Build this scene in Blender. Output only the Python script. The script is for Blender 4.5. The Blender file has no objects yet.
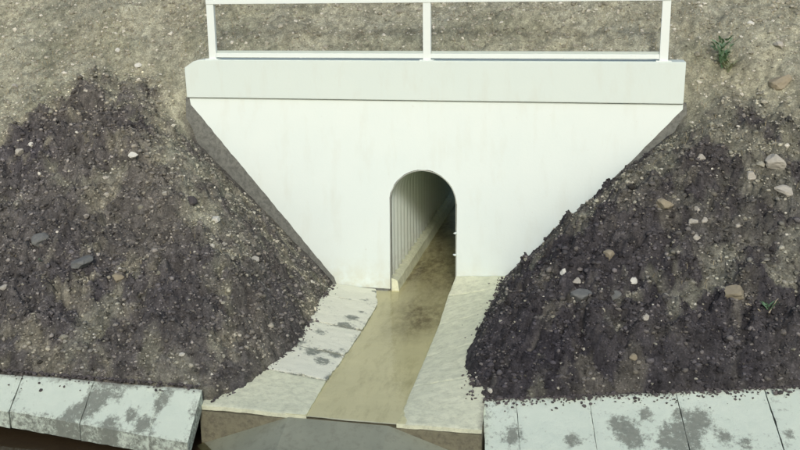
import bpy, math, random
import numpy as np
from mathutils import Matrix, Vector

random.seed(7)
rng = np.random.default_rng(11)
SC = bpy.context.scene
COL = SC.collection

# ------------------------------------------------------------------ camera
CAM = np.array([2.787, -14.5448, 4.7804])
YAW, PITCH, ROLL, FPX = 0.2146, 0.2416, -0.0106, 941.4
fw = np.array([-math.sin(YAW) * math.cos(PITCH), math.cos(YAW) * math.cos(PITCH), -math.sin(PITCH)])
r0 = np.array([math.cos(YAW), math.sin(YAW), 0.0])
u0 = np.cross(r0, fw)
cr, sr = math.cos(ROLL), math.sin(ROLL)
RT = cr * r0 + sr * u0
UP = -sr * r0 + cr * u0
cam = bpy.data.cameras.new('camera')
cam.sensor_width = 36.0
cam.lens = 36.0 * FPX / 800.0
cam.clip_end = 2000.0
cam_o = bpy.data.objects.new('camera', cam)
m = Matrix.Identity(4)
for i in range(3):
    m[i][0], m[i][1], m[i][2], m[i][3] = RT[i], UP[i], -fw[i], CAM[i]
cam_o.matrix_world = m
COL.objects.link(cam_o)
SC.camera = cam_o

# ------------------------------------------------------------------ world, sun, exposure
SUN_EL, SUN_AZ = math.radians(29), math.radians(167)     # azimuth clockwise from +Y: behind the camera, to the right
w = bpy.data.worlds.new('World')
SC.world = w
w.use_nodes = True
wn = w.node_tree.nodes
sky = wn.new('ShaderNodeTexSky')
sky.sky_type = 'NISHITA'
sky.sun_disc = False
sky.sun_elevation = SUN_EL
sky.sun_rotation = SUN_AZ
sky.air_density = 1.0
sky.dust_density = 2.3
sky.ozone_density = 0.4
bg = wn['Background']
bg.inputs['Strength'].default_value = 0.15
w.node_tree.links.new(sky.outputs['Color'], bg.inputs['Color'])
sl = bpy.data.lights.new('sun', 'SUN')
sl.energy = 1.5
sl.angle = math.radians(10)
sl.color = (1.0, 0.985, 0.945)
so = bpy.data.objects.new('sun', sl)
sd = Vector((math.sin(SUN_AZ) * math.cos(SUN_EL), math.cos(SUN_AZ) * math.cos(SUN_EL), math.sin(SUN_EL)))
so.rotation_euler = (-sd).to_track_quat('-Z', 'Y').to_euler()
so.location = (0, -10, 20)
COL.objects.link(so)
SC.view_settings.view_transform = 'Standard'
SC.view_settings.look = 'None'
SC.view_settings.exposure = 0.02
SC.view_settings.gamma = 1.0
SC.cycles.max_bounces = 16
SC.cycles.diffuse_bounces = 10
SC.render.resolution_x, SC.render.resolution_y = 1024, 576


# ------------------------------------------------------------------ noise and pixels
def _hash(ix, iy, s):
    h = (ix.astype(np.int64) * 374761393 + iy.astype(np.int64) * 668265263 + s * 1442695041) & 0xFFFFFFFF
    h = ((h ^ (h >> 13)) * 1274126177) & 0xFFFFFFFF
    h = h ^ (h >> 16)
    return (h & 0xFFFFFF) / float(0xFFFFFF)


def vnoise(x, y, s=0):
    ix, iy = np.floor(x), np.floor(y)
    fx, fy = x - ix, y - iy
    fx = fx * fx * (3 - 2 * fx)
    fy = fy * fy * (3 - 2 * fy)
    a, b = _hash(ix, iy, s), _hash(ix + 1, iy, s)
    c, d = _hash(ix, iy + 1, s), _hash(ix + 1, iy + 1, s)
    return (a * (1 - fx) + b * fx) * (1 - fy) + (c * (1 - fx) + d * fx) * fy


def fbm(x, y, f, octv=4, s=0):                       # about 0..1
    x, y = np.asarray(x, float), np.asarray(y, float)
    t, a, n = 0.0, 1.0, 0.0
    for o in range(octv):
        cs, sn = math.cos(o * 1.1 + 0.4), math.sin(o * 1.1 + 0.4)
        t = t + a * vnoise((x * cs - y * sn) * f + 17.3 * o, (x * sn + y * cs) * f - 9.1 * o, s + o)
        n += a
        a *= 0.55
        f *= 2.07
    return t / n


def bumps(x, y, f, s=0):
    """rounded lumps of uneven height, 0..1"""
    x, y = x * f, y * f
    ix, iy = np.floor(x), np.floor(y)
    best = np.zeros(np.shape(x))
    for dx in (-1, 0, 1):
        for dy in (-1, 0, 1):
            cx, cy = ix + dx, iy + dy
            jx, jy = _hash(cx, cy, s), _hash(cx, cy, s + 1)
            h = 0.25 + 0.75 * _hash(cx, cy, s + 2)
            rr = 0.45 + 0.45 * _hash(cx, cy, s + 3)
            d2 = ((x - cx - jx) ** 2 + (y - cy - jy) ** 2) / (rr * rr)
            best = np.maximum(best, h * np.sqrt(np.maximum(1 - d2, 0)))
    return best


def sstep(a, b, x):
    t = np.clip((x - a) / (b - a), 0, 1)
    return t * t * (3 - 2 * t)


def ray(px, py):
    d = RT * ((px - 400) / FPX) - UP * ((py - 225) / FPX) + fw
    return d / np.linalg.norm(d)


def on_plane(px, py, p0, nrm):
    d = ray(px, py)
    p0, nrm = np.array(p0, float), np.array(nrm, float)
    t = np.dot(p0 - CAM, nrm) / np.dot(d, nrm)
    return CAM + t * d


# ------------------------------------------------------------------ materials
MATS = {}


class NT:
    def __init__(self, name):
        self.m = bpy.data.materials.new(name)
        self.m.use_nodes = True
        self.t = self.m.node_tree
        self.b = self.t.nodes['Principled BSDF']
        self.out = self.t.nodes['Material Output']
        MATS[name] = self.m

    def n(self, typ, **kw):
        nd = self.t.nodes.new(typ)
        for k, v in kw.items():
            if hasattr(nd, k):
                setattr(nd, k, v)
            else:
                nd.inputs[k].default_value = v
        return nd

    def l(self, a, b):
        self.t.links.new(a, b)

    def pos(self):
        return self.n('ShaderNodeNewGeometry').outputs['Position']

    def noise(self, scale, detail=4, rough=0.55, vec=None):
        nd = self.n('ShaderNodeTexNoise')
        nd.inputs['Scale'].default_value = scale
        nd.inputs['Detail'].default_value = detail
        nd.inputs['Roughness'].default_value = rough
        self.l(vec or self.pos(), nd.inputs['Vector'])
        return nd.outputs['Fac']

    def ramp(self, fac, stops):
        r = self.n('ShaderNodeValToRGB')
        el = r.color_ramp.elements
        while len(el) < len(stops):
            el.new(0.5)
        for e, (p, c) in zip(el, stops):
            e.position = p
            e.color = (c, c, c, 1) if not isinstance(c, tuple) else (*c, 1)
        self.l(fac, r.inputs['Fac'])
        return r.outputs['Color']

    def mix(self, fac, a, b, typ='MIX'):
        x = self.n('ShaderNodeMix')
        x.data_type = 'RGBA'
        x.blend_type = typ
        for sck, v in ((x.inputs[0], fac), (x.inputs[6], a), (x.inputs[7], b)):
            if hasattr(v, 'is_linked'):
                self.l(v, sck)
            elif isinstance(v, tuple):
                sck.default_value = (*v, 1)
            else:
                sck.default_value = v
        return x.outputs[2]

    def math(self, op, a, b=0.0):
        x = self.n('ShaderNodeMath')
        x.operation = op
        for sck, v in ((x.inputs[0], a), (x.inputs[1], b)):
            if hasattr(v, 'is_linked'):
                self.l(v, sck)
            else:
                sck.default_value = v
        return x.outputs[0]

    def stretch(self, s):
        mp = self.n('ShaderNodeMapping')
        mp.inputs['Scale'].default_value = s
        self.l(self.pos(), mp.inputs['Vector'])
        return mp.outputs['Vector']

    def bump(self, h, strength=0.3, dist=0.01):
        b = self.n('ShaderNodeBump')
        b.inputs['Strength'].default_value = strength
        b.inputs['Distance'].default_value = dist
        self.l(h, b.inputs['Height'])
        self.l(b.outputs['Normal'], self.b.inputs['Normal'])

    def col(self, c):
        if isinstance(c, tuple):
            self.b.inputs['Base Color'].default_value = (*c, 1)
        else:
            self.l(c, self.b.inputs['Base Color'])

    def rough(self, v):
        if hasattr(v, 'is_linked'):
            self.l(v, self.b.inputs['Roughness'])
        else:
            self.b.inputs['Roughness'].default_value = v

    def attr(self, name='Col'):
        a = self.n('ShaderNodeAttribute')
        a.attribute_name = name
        return a.outputs['Color']


# soil: colour from the mesh attribute (moist topsoil / dry gravelly fill), fine grain on top
t = NT('soil')
g = t.noise(38, 5, 0.7)
g2 = t.noise(9, 4, 0.6)
c = t.mix(1.0, t.attr(), t.ramp(g, [(0.28, 0.5), (0.5, 0.95), (0.7, 1.55)]), 'MULTIPLY')
c = t.mix(1.0, c, t.ramp(g2, [(0.3, 0.75), (0.7, 1.25)]), 'MULTIPLY')
t.col(c)
t.rough(0.95)
t.b.inputs['Specular IOR Level'].default_value = 0.2
t.bump(t.noise(60, 6, 0.75), 0.9, 0.02)

t = NT('clod')
c = t.mix(1.0, t.attr(), t.ramp(t.noise(70, 3, 0.6), [(0.3, 0.7), (0.7, 1.3)]), 'MULTIPLY')
t.col(c)
t.rough(0.95)
t.b.inputs['Specular IOR Level'].default_value = 0.2
t.bump(t.noise(120, 4, 0.7), 0.6, 0.006)


def stone_mat(name, a, b):
    t = NT(name)
    t.col(t.mix(t.noise(26, 5, 0.65), a, b))
    t.rough(0.85)
    t.bump(t.noise(60, 5, 0.65), 0.5, 0.008)


stone_mat('stone_pale', (0.47, 0.46, 0.40), (0.30, 0.285, 0.24))
stone_mat('stone_white', (0.66, 0.67, 0.60), (0.50, 0.50, 0.44))
stone_mat('stone_tan', (0.33, 0.295, 0.205), (0.21, 0.185, 0.13))
stone_mat('stone_grey', (0.19, 0.20, 0.185), (0.10, 0.105, 0.10))
stone_mat('stone_dark', (0.085, 0.078, 0.076), (0.045, 0.041, 0.043))

# white lime paint on concrete: nearly clean, faint streaks, dirt and rubbed patches
t = NT('wall_paint')
base = t.mix(t.noise(1.3, 4), (0.665, 0.765, 0.735), (0.73, 0.815, 0.775))
st = t.ramp(t.noise(2.2, 5, 0.6, t.stretch((1.7, 1, 0.5))), [(0.52, 0.0), (0.8, 0.42)])
c = t.mix(st, base, (0.60, 0.645, 0.57))
sp = t.ramp(t.noise(11, 6, 0.7), [(0.66, 0.0), (0.75, 0.5)])
c = t.mix(sp, c, (0.52, 0.53, 0.46))
sx = t.n('ShaderNodeSeparateXYZ')
t.l(t.pos(), sx.inputs[0])
lowz = t.math('MULTIPLY', t.ramp(sx.outputs['Z'], [(0.0, 1.0), (0.55, 0.0)]), t.ramp(t.noise(5, 5, 0.65), [(0.34, 0.0), (0.62, 0.85)]))
c = t.mix(lowz, c, (0.58, 0.60, 0.48))
t.col(c)
t.rough(0.8)
t.bump(t.noise(30, 5, 0.6), 0.25, 0.006)

t = NT('coping_paint')
base = t.mix(t.noise(1.1, 4), (0.59, 0.69, 0.655), (0.635, 0.725, 0.675))
st = t.ramp(t.noise(3.5, 5, 0.6, t.stretch((1.6, 1, 0.5))), [(0.52, 0.0), (0.78, 0.42)])
c = t.mix(st, base, (0.56, 0.61, 0.54))
sp = t.ramp(t.noise(16, 6, 0.7), [(0.67, 0.0), (0.75, 0.5)])
t.col(t.mix(sp, c, (0.42, 0.43, 0.38)))
t.rough(0.8)
t.bump(t.noise(26, 5, 0.6), 0.25, 0.006)

t = NT('bare_concrete')
c = t.mix(t.noise(4, 5, 0.65), (0.135, 0.148, 0.138), (0.235, 0.245, 0.215))
t.col(t.mix(t.ramp(t.noise(14, 6, 0.7), [(0.42, 0.0), (0.65, 0.8)]), c, (0.085, 0.088, 0.08)))
t.rough(0.9)
t.bump(t.noise(35, 6, 0.7), 0.6, 0.012)

# slabs: attribute red = how much lime wash has worn off, green = damp earth stain
def slab_mat(name, wa, wb):
    t = NT(name)
    a = t.attr()
    sp_ = t.n('ShaderNodeSeparateColor')
    t.l(a, sp_.inputs[0])
    nz = t.noise(22, 6, 0.7)
    nl = t.noise(5, 5, 0.6)
    white = t.mix(nl, wa, wb)
    conc = t.mix(nz, (0.14, 0.165, 0.14), (0.32, 0.345, 0.285))
    wear = t.math('ADD', sp_.outputs[0], t.math('MULTIPLY', t.math('SUBTRACT', t.noise(15, 9, 0.78), 0.5), 2.8))
    c = t.mix(t.ramp(wear, [(0.46, 0.0), (0.88, 1.0)]), white, conc)
    earth = t.math('ADD', sp_.outputs[1], t.math('MULTIPLY', t.math('SUBTRACT', t.noise(12, 6, 0.7), 0.5), 0.8))
    c = t.mix(t.ramp(earth, [(0.40, 0.0), (0.9, 0.85)]), c, (0.16, 0.15, 0.13))
    t.col(c)
    t.rough(0.85)
    t.bump(t.math('ADD', t.noise(40, 6, 0.65), t.math('MULTIPLY', wear, -0.7)), 0.5, 0.008)


slab_mat('slab', (0.555, 0.65, 0.545), (0.665, 0.75, 0.635))
slab_mat('slab_white', (0.72, 0.75, 0.60), (0.80, 0.82, 0.68))

t = NT('apron_concrete')
a = t.attr()
sp_ = t.n('ShaderNodeSeparateColor')
t.l(a, sp_.inputs[0])
nz = t.noise(18, 6, 0.7)
c = t.mix(t.noise(2.6, 5, 0.65), (0.62, 0.66, 0.475), (0.80, 0.82, 0.61))
sk = t.ramp(t.noise(9, 9, 0.8, t.stretch((1.0, 1.3, 1))), [(0.44, 0.0), (0.66, 0.8)])
c = t.mix(sk, c, (0.46, 0.485, 0.355))
earth = t.math('ADD', sp_.outputs[1], t.math('MULTIPLY', t.math('SUBTRACT', nz, 0.5), 0.8))
c = t.mix(t.ramp(earth, [(0.40, 0.0), (0.9, 0.85)]), c, (0.16, 0.15, 0.13))
t.col(c)
t.rough(0.85)
t.bump(nz, 0.5, 0.012)

# channel bed: silt-stained concrete, always wet, with the tunnel's dark reflection painted in
t = NT('wet_bed')
c = t.mix(t.noise(1.7, 5, 0.6, t.stretch((1.6, 0.7, 1))), (0.56, 0.575, 0.41), (0.71, 0.715, 0.54))
sk = t.ramp(t.noise(4, 6, 0.7, t.stretch((2.2, 0.6, 1))), [(0.50, 0.0), (0.74, 0.7)])
c = t.mix(sk, c, (0.40, 0.40, 0.25))
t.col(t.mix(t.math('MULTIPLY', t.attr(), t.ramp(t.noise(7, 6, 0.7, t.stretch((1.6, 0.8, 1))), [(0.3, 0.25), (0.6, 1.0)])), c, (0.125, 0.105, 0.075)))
t.rough(0.6)
t.bump(t.noise(20, 5, 0.6), 0.3, 0.008)

t = NT('sill_face')
c = t.mix(t.noise(3, 5, 0.6, t.stretch((1, 1, 5))), (0.15, 0.14, 0.09), (0.26, 0.25, 0.165))
t.col(t.mix(t.ramp(t.noise(14, 5, 0.7), [(0.45, 0.0), (0.7, 0.7)]), c, (0.075, 0.065, 0.05)))
t.rough(0.8)
t.bump(t.noise(20, 5, 0.6), 0.5, 0.01)

t = NT('ramp_concrete')
c = t.mix(t.noise(2.2, 5, 0.6), (0.20, 0.22, 0.165), (0.33, 0.345, 0.255))
t.col(t.mix(t.ramp(t.noise(9, 6, 0.7), [(0.5, 0.0), (0.72, 0.6)]), c, (0.15, 0.15, 0.11)))
t.rough(0.38)
t.bump(t.noise(16, 5, 0.6), 0.4, 0.01)

t = NT('ditch_mud')
t.col(t.mix(t.noise(6, 5, 0.65), (0.11, 0.075, 0.065), (0.19, 0.15, 0.115)))
t.rough(0.6)
t.bump(t.noise(24, 5, 0.6), 0.5, 0.015)


def water_mat(name, tint, rough, sc):
    t = NT(name)
    t.t.nodes.remove(t.b)
    tr = t.n('ShaderNodeBsdfTransparent')
    tr.inputs['Color'].default_value = (*tint, 1)
    gl = t.n('ShaderNodeBsdfGlossy')
    gl.inputs['Roughness'].default_value = rough
    fr = t.n('ShaderNodeFresnel')
    ge = t.n('ShaderNodeNewGeometry')
    t.l(t.math('ADD', t.math('MULTIPLY', ge.outputs['Backfacing'], 1 / 1.33 - 1.33), 1.33), fr.inputs['IOR'])
    bp = t.n('ShaderNodeBump')
    bp.inputs['Strength'].default_value = 0.4
    bp.inputs['Distance'].default_value = 0.012
    t.l(t.noise(sc, 3, 0.5, t.stretch((1.0, 1.8, 1))), bp.inputs['Height'])
    t.l(bp.outputs['Normal'], gl.inputs['Normal'])
    t.l(bp.outputs['Normal'], fr.inputs['Normal'])
    mx = t.n('ShaderNodeMixShader')
    t.l(fr.outputs[0], mx.inputs[0])
    t.l(tr.outputs[0], mx.inputs[1])
    t.l(gl.outputs[0], mx.inputs[2])
    t.l(mx.outputs[0], t.out.inputs['Surface'])


water_mat('channel_water', (0.93, 0.90, 0.78), 0.06, 7)
water_mat('ditch_water', (0.62, 0.60, 0.50), 0.05, 7)

# galvanised steel of the culvert, dulled and dusty
t = NT('corrugated_steel')
c = t.mix(t.noise(3, 5, 0.6), (0.70, 0.79, 0.72), (0.80, 0.86, 0.78))
sx = t.n('ShaderNodeSeparateXYZ')
t.l(t.pos(), sx.inputs[0])
rust = t.math('MULTIPLY', t.ramp(sx.outputs['Z'], [(0.0, 0.8), (0.5, 0.12), (1.0, 0.06)]), t.ramp(t.noise(6, 6, 0.7), [(0.35, 0.1), (0.65, 1.0)]))
t.col(t.mix(rust, c, (0.20, 0.155, 0.10)))
t.b.inputs['Metallic'].default_value = 0.15
t.rough(0.45)
t.bump(t.noise(40, 4, 0.6), 0.2, 0.004)

t = NT('rim_steel')
t.col(t.mix(t.noise(12, 5, 0.65), (0.22, 0.24, 0.21), (0.40, 0.42, 0.36)))
t.rough(0.6)

t = NT('rail_paint')
c = t.mix(t.noise(6, 4), (0.66, 0.75, 0.72), (0.72, 0.79, 0.755))
t.col(t.mix(t.ramp(t.noise(22, 6, 0.7), [(0.63, 0.0), (0.72, 0.6)]), c, (0.42, 0.42, 0.36)))
t.rough(0.5)
t.bump(t.noise(40, 4), 0.15, 0.003)
t = NT('rail_flange')
t.col(t.mix(t.noise(9, 5), (0.36, 0.43, 0.40), (0.48, 0.54, 0.49)))
t.rough(0.55)


def leaf_mat(name, a, b):
    t = NT(name)
    t.col(t.mix(t.noise(20, 3), a, b))
    t.rough(0.65)
    t.b.inputs['Subsurface Weight'].default_value = 0.0


leaf_mat('leaf_green', (0.09, 0.19, 0.08), (0.19, 0.32, 0.19))
leaf_mat('leaf_pale', (0.20, 0.24, 0.13), (0.33, 0.36, 0.22))
leaf_mat('straw', (0.42, 0.37, 0.22), (0.27, 0.23, 0.14))
leaf_mat('twig', (0.40, 0.36, 0.26), (0.26, 0.22, 0.15))
t = NT('coarse_ground')
c = t.mix(t.noise(0.6, 6, 0.7), (0.16, 0.145, 0.10), (0.27, 0.25, 0.18))
t.col(t.mix(t.ramp(t.noise(9, 6, 0.7), [(0.4, 0.0), (0.7, 0.6)]), c, (0.12, 0.11, 0.08)))
t.rough(0.95)
t.bump(t.noise(14, 6, 0.7), 0.8, 0.05)


# ------------------------------------------------------------------ mesh helpers
def mesh_np(name, V, F, mat, origin=(0, 0, 0), smooth=False, colors=None):
    V = np.asarray(V, np.float64) - np.asarray(origin, float)
    F = np.asarray(F, np.int32)
    k = F.shape[1]
    me = bpy.data.meshes.new(name)
    me.vertices.add(len(V))
    me.vertices.foreach_set('co', V.astype(np.float32).ravel())
    me.loops.add(F.size)
    me.loops.foreach_set('vertex_index', F.ravel())
    me.polygons.add(len(F))
    me.polygons.foreach_set('loop_start', np.arange(0, F.size, k, dtype=np.int32))
    me.polygons.foreach_set('use_smooth', np.full(len(F), smooth))
    me.update(calc_edges=True)
    if colors is not None:
        at = me.color_attributes.new('Col', 'FLOAT_COLOR', 'POINT')
        cc = np.ones((len(V), 4), np.float32)
        cc[:, :3] = colors
        at.data.foreach_set('color', cc.ravel())
    me.materials.append(MATS[mat])
    return me


def link(name, me, parent=None, loc=(0, 0, 0)):
    o = bpy.data.objects.new(name, me)
    COL.objects.link(o)
    if parent is not None:
        o.parent = parent
    else:
        o.location = loc
    return o


def tag(o, label=None, cat=None, group=None, kind=None):
    if label: o['label'] = label
    if cat: o['category'] = cat
    if group: o['group'] = group
    if kind: o['kind'] = kind
    return o


def thing(name, loc, label, cat, group=None):
    o = bpy.data.objects.new(name, None)
    o.empty_display_size = 0.2
    COL.objects.link(o)
    o.location = loc
    return tag(o, label, cat, group)


def pydata(name, V, F, mat, origin=(0, 0, 0), smooth=False, bevel=0.0):
    V = [tuple(np.array(v, float) - np.array(origin, float)) for v in V]
    me = bpy.data.meshes.new(name)
    me.from_pydata(V, [], F)
    import bmesh
    bm = bmesh.new()
    bm.from_mesh(me)
    bmesh.ops.recalc_face_normals(bm, faces=bm.faces)
    if bevel:
        bmesh.ops.bevel(bm, geom=[e for e in bm.edges if e.is_manifold and e.calc_face_angle(0) > 0.5], offset=bevel, segments=2, affect='EDGES', profile=0.6)
    for f in bm.faces:
        f.smooth = smooth
    bm.to_mesh(me)
    bm.free()
    me.materials.append(MATS[mat])
    return me


BOXF = [(0, 1, 2, 3), (7, 6, 5, 4), (0, 4, 5, 1), (1, 5, 6, 2), (2, 6, 7, 3), (3, 7, 4, 0)]


def box(name, x0, x1, y0, y1, z0, z1, mat, origin=(0, 0, 0), bevel=0.006):
    V = [(x0, y0, z0), (x1, y0, z0), (x1, y1, z0), (x0, y1, z0), (x0, y0, z1), (x1, y0, z1), (x1, y1, z1), (x0, y1, z1)]
    return pydata(name, V, BOXF, mat, origin, bevel=bevel)


def prism(name, outline, y0, y1, mat, origin=(0, 0, 0), bevel=0.0):
    """outline: (x, z) list, extruded from y0 to y1"""
    n = len(outline)
    V = [(x, y0, z) for x, z in outline] + [(x, y1, z) for x, z in outline]
    F = [tuple(range(n)), tuple(range(2 * n - 1, n - 1, -1))] + [(i, (i + 1) % n, n + (i + 1) % n, n + i) for i in range(n)]
    return pydata(name, V, F, mat, origin, bevel=bevel)


# ------------------------------------------------------------------ the lie of the land
XEL_Y = [-4.75, -4.45, -4.1, -3.55, -2.85, -1.9, -0.9, 0.3]
XEL_X = [-1.90, -1.80, -1.60, -1.43, -1.29, -1.36, -1.47, -1.58]
XER_Y = [-4.5, -4.2, -4.0, -3.2, -2.6, -1.8, -0.9, 0.3]
XER_X = [1.60, 1.50, 1.38, 1.28, 1.26, 1.29, 1.32, 1.33]


def yb(x):
    xr = np.clip(x, 1.49, 6.2)
    return np.where(x < 0, -4.47, -4.05 + (xr - 1.49) * 0.178)


def zb(x):
    return np.where(x < 0, 0.06, 0.02 + (np.clip(x, 1.49, 6.2) - 1.49) * 0.054)


def smin(a, b, k):
    h = np.clip(0.5 + 0.5 * (b - a) / k, 0, 1)
    return b * (1 - h) + a * h - k * h * (1 - h)


def base_h(x, y):
    x, y = np.asarray(x, float), np.asarray(y, float)
    b, z = yb(x), zb(x)
    k = (3.60 - z) / (0.44 - b)
    d = y - b
    plane = np.where(d > 0, z + d * k + 0.10 * (1 - np.exp(-np.maximum(d, 0) / 0.09)), z - 0.07 + d * 0.54)
    plane = np.where(y > 0.44, plane - (y - 0.44) * (k - 0.80), plane)       # above the wall the fill lies a little flatter
    xe = np.where(x < 0, -np.interp(y, XEL_Y, XEL_X), np.interp(y, XER_Y, XER_X))
    e = np.abs(x) - xe
    ez = np.where(x < 0, 0.07, 0.30 - 0.25 * sstep(-3.0, -4.2, y))
    sl_ = np.where(x < 0, 0.99, 0.955) + 0.12 * sstep(-0.4, -1.6, y)
    side = np.where(e > 0, ez + e * sl_ + (0.04 + 0.06 * sstep(-0.2, -0.8, y)) * (1 - np.exp(-np.maximum(e, 0) / 0.08)), ez + e * 1.5)
    hh = smin(plane, side, 0.85)
    wd = sstep(3.72, 4.15, np.abs(x))
    a0, a1 = 0.10 - wd * 0.7, 0.28 + wd * 0.6
    tt = np.clip((y - a0) / (a1 - a0), 0, 1)
    tt = tt * tt * (3 - 2 * tt)
    return hh * (1 - tt) + plane * tt


def rough_h(x, y):
    b = yb(x)
    d = np.maximum(y - b, 0)
    xe = np.where(x < 0, -np.interp(y, XEL_Y, XEL_X), np.interp(y, XER_Y, XER_X))
    e = np.maximum(np.abs(x) - xe, 0)
    f = sstep(0, 0.5, np.minimum(d, np.where(y > 0.2, 9, e)))
    dk = dark(x, y)
    amp = 0.25 + 0.75 * f
    big = (fbm(x, y, 1.1, 3, 3) - 0.5) * 0.28 * f
    mid = (fbm(x, y, 4.5, 3, 23) - 0.5) * (0.10 + 0.16 * dk) * amp
    rid = (0.5 - np.abs(fbm(x, y, 9.0, 3, 41) - 0.5) * 2.2) * 0.05 * dk * amp
    fin = (fbm(x, y, 17, 2, 57) - 0.5) * (0.045 + 0.05 * dk)
    wx, wy = x + (fbm(x, y, 14, 2, 61) - 0.5) * 0.09, y + (fbm(x, y, 14, 2, 67) - 0.5) * 0.09
    cl = (bumps(wx, wy, 3.1, 301) * 0.085 * sstep(0.40, 0.62, fbm(x, y, 1.2, 3, 307)) + bumps(wx, wy, 6.5, 311) * 0.085 * sstep(0.35, 0.6, fbm(x, y, 1.7, 3, 315)) + bumps(wx, wy, 13, 321) * 0.045 + bumps(wx, wy, 24, 331) * 0.022)
    fin = fin + (cl * 1.55 - 0.045) * (0.22 + 0.78 * dk) * amp
    # keep the earth from swallowing the edge of the white wall face
    wall = sstep(-2.0, -0.6, y) * (1 - sstep(0.35, 1.1, e * (y < 0.2)) * sstep(-0.15, -0.5, y)) * (1 - sstep(0.5, 0.9, y)) * (1 - sstep(4.0, 4.4, np.abs(x)))
    return (big + mid) * (1 - 0.85 * wall) + (rid + fin) * (1 - 0.84 * wall)


# upper limit of the dark moist topsoil, as height over x
DK_X = [-9.0, -7.0, -6.4, -5.7, -5.0, -4.6, -4.2, -3.7, -3.0, -2.2, -1.4, 1.3, 2.0, 2.8, 3.6, 4.2, 4.8, 5.4, 7.0]
DK_Z = [2.3, 2.55, 2.9, 3.35, 3.3, 3.05, 2.8, 2.4, 1.9, 1.3, 0.7, 0.8, 1.5, 2.15, 2.8, 3.15, 3.2, 3.1, 3.0]


def dark(x, y):
    z = base_h(x, y)
    lim = np.interp(x, DK_X, DK_Z)
    n = (fbm(x, y, 1.6, 4, 71) - 0.5) * 0.8 + (fbm(x, y, 7, 3, 83) - 0.5) * 0.7
    d = sstep(-0.40, 0.40, lim - z + n)
    patch = sstep(0.62, 0.78, fbm(x + 3.1, y, 1.9, 4, 97))                    # dry light patches within
    upper = 0.45 * sstep(2.6, 4.2, x) * sstep(1.2, 2.6, z) * sstep(0.40, 0.62, fbm(x, y, 2.6, 4, 173))
    return d * (1 - 0.45 * patch) * (1 - upper)


def soil_col(x, y):
    d = dark(x, y)[..., None]
    n1 = fbm(x, y, 2.4, 4, 101)[..., None]
    n2 = fbm(x, y, 13, 3, 113)[..., None]
    lt = np.array([0.29, 0.272, 0.192]) * (1 - n1) + np.array([0.225, 0.225, 0.178]) * n1
    lt = np.array([1.32, 1.38, 1.40]) * lt * (0.55 + 0.9 * n2) * (0.72 + 0.5 * fbm(x, y, 1.1, 3, 151)[..., None])
    ol = sstep(0.45, 0.68, fbm(x, y, 1.4, 4, 191))[..., None]
    lt = lt * (1 - 0.45 * ol) + 0.45 * ol * np.array([0.185, 0.195, 0.135]) * (0.5 + n2)
    tone = fbm(x, y, 0.8, 3, 131)[..., None]
    dkc = np.array([0.043, 0.041, 0.047]) * (1 - tone) + np.array([0.105, 0.100, 0.085]) * tone
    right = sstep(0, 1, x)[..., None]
    mot = sstep(0.50, 0.70, fbm(x, y, 3.4, 4, 223))[..., None] * sstep(0.42, 0.6, fbm(x, y, 0.9, 3, 227))[..., None]
    dkc = dkc * (1 - mot) + mot * np.array([0.14, 0.134, 0.105])
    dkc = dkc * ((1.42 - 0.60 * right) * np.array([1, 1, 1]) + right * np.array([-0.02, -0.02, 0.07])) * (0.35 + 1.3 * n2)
    return lt * (1 - d) + dkc * d


def ground_z(x, y):
    x, y = np.asarray(x, float), np.asarray(y, float)
    return base_h(x, y) + rough_h(x, y)


def hit_ground(px, py):
    d = ray(px, py)
    ts = np.arange(7.5, 26, 0.01)
    P = CAM + ts[:, None] * d
    b = (P[:, 2] - ground_z(P[:, 0], P[:, 1])) < 0
    b &= ~((np.abs(P[:, 0]) < 1.1) & (P[:, 1] < 0.3))
    return P[np.argmax(b)]


# fine sheet of the embankment
STEP = 0.021
gx = np.arange(-9.0, 7.4, STEP)
gy = np.arange(-4.95, 2.9, STEP)
X, Y = np.meshgrid(gx, gy)
Z = ground_z(X, Y)
nx, ny = len(gx), len(gy)
jit = 0.35 * STEP
V = np.stack([X + rng.uniform(-jit, jit, X.shape), Y + rng.uniform(-jit, jit, X.shape), Z], -1).reshape(-1, 3)
idx = np.arange(nx * ny).reshape(ny, nx)
F = np.stack([idx[:-1, :-1], idx[:-1, 1:], idx[1:, 1:], idx[1:, :-1]], -1).reshape(-1, 4)
cx_ = (X[:-1, :-1] + STEP / 2).ravel()
cy_ = (Y[:-1, :-1] + STEP / 2).ravel()
xeL = np.interp(cy_, XEL_Y, XEL_X)
xeR = np.interp(cy_, XER_Y, XER_X)
keep = ~((cx_ > xeL + 0.12) & (cx_ < xeR - 0.12) & (cy_ < 0.34))
keep &= cy_ > yb(cx_) - 0.16
keep &= ~((cx_ > -2.06) & (cx_ < 0) & (cy_ < -4.52))
keep &= ~((np.abs(cx_) < 3.75) & (cy_ > 0.04) & (cy_ < 0.34))
F = F[keep]
used = np.unique(F)
remap = np.full(nx * ny, -1)
remap[used] = np.arange(len(used))
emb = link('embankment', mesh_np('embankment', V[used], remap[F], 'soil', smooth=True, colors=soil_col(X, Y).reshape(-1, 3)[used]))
tag(emb, 'embankment of dark moist earth below and dry brown fill above, around the white wall', 'embankment', kind='structure')

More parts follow.
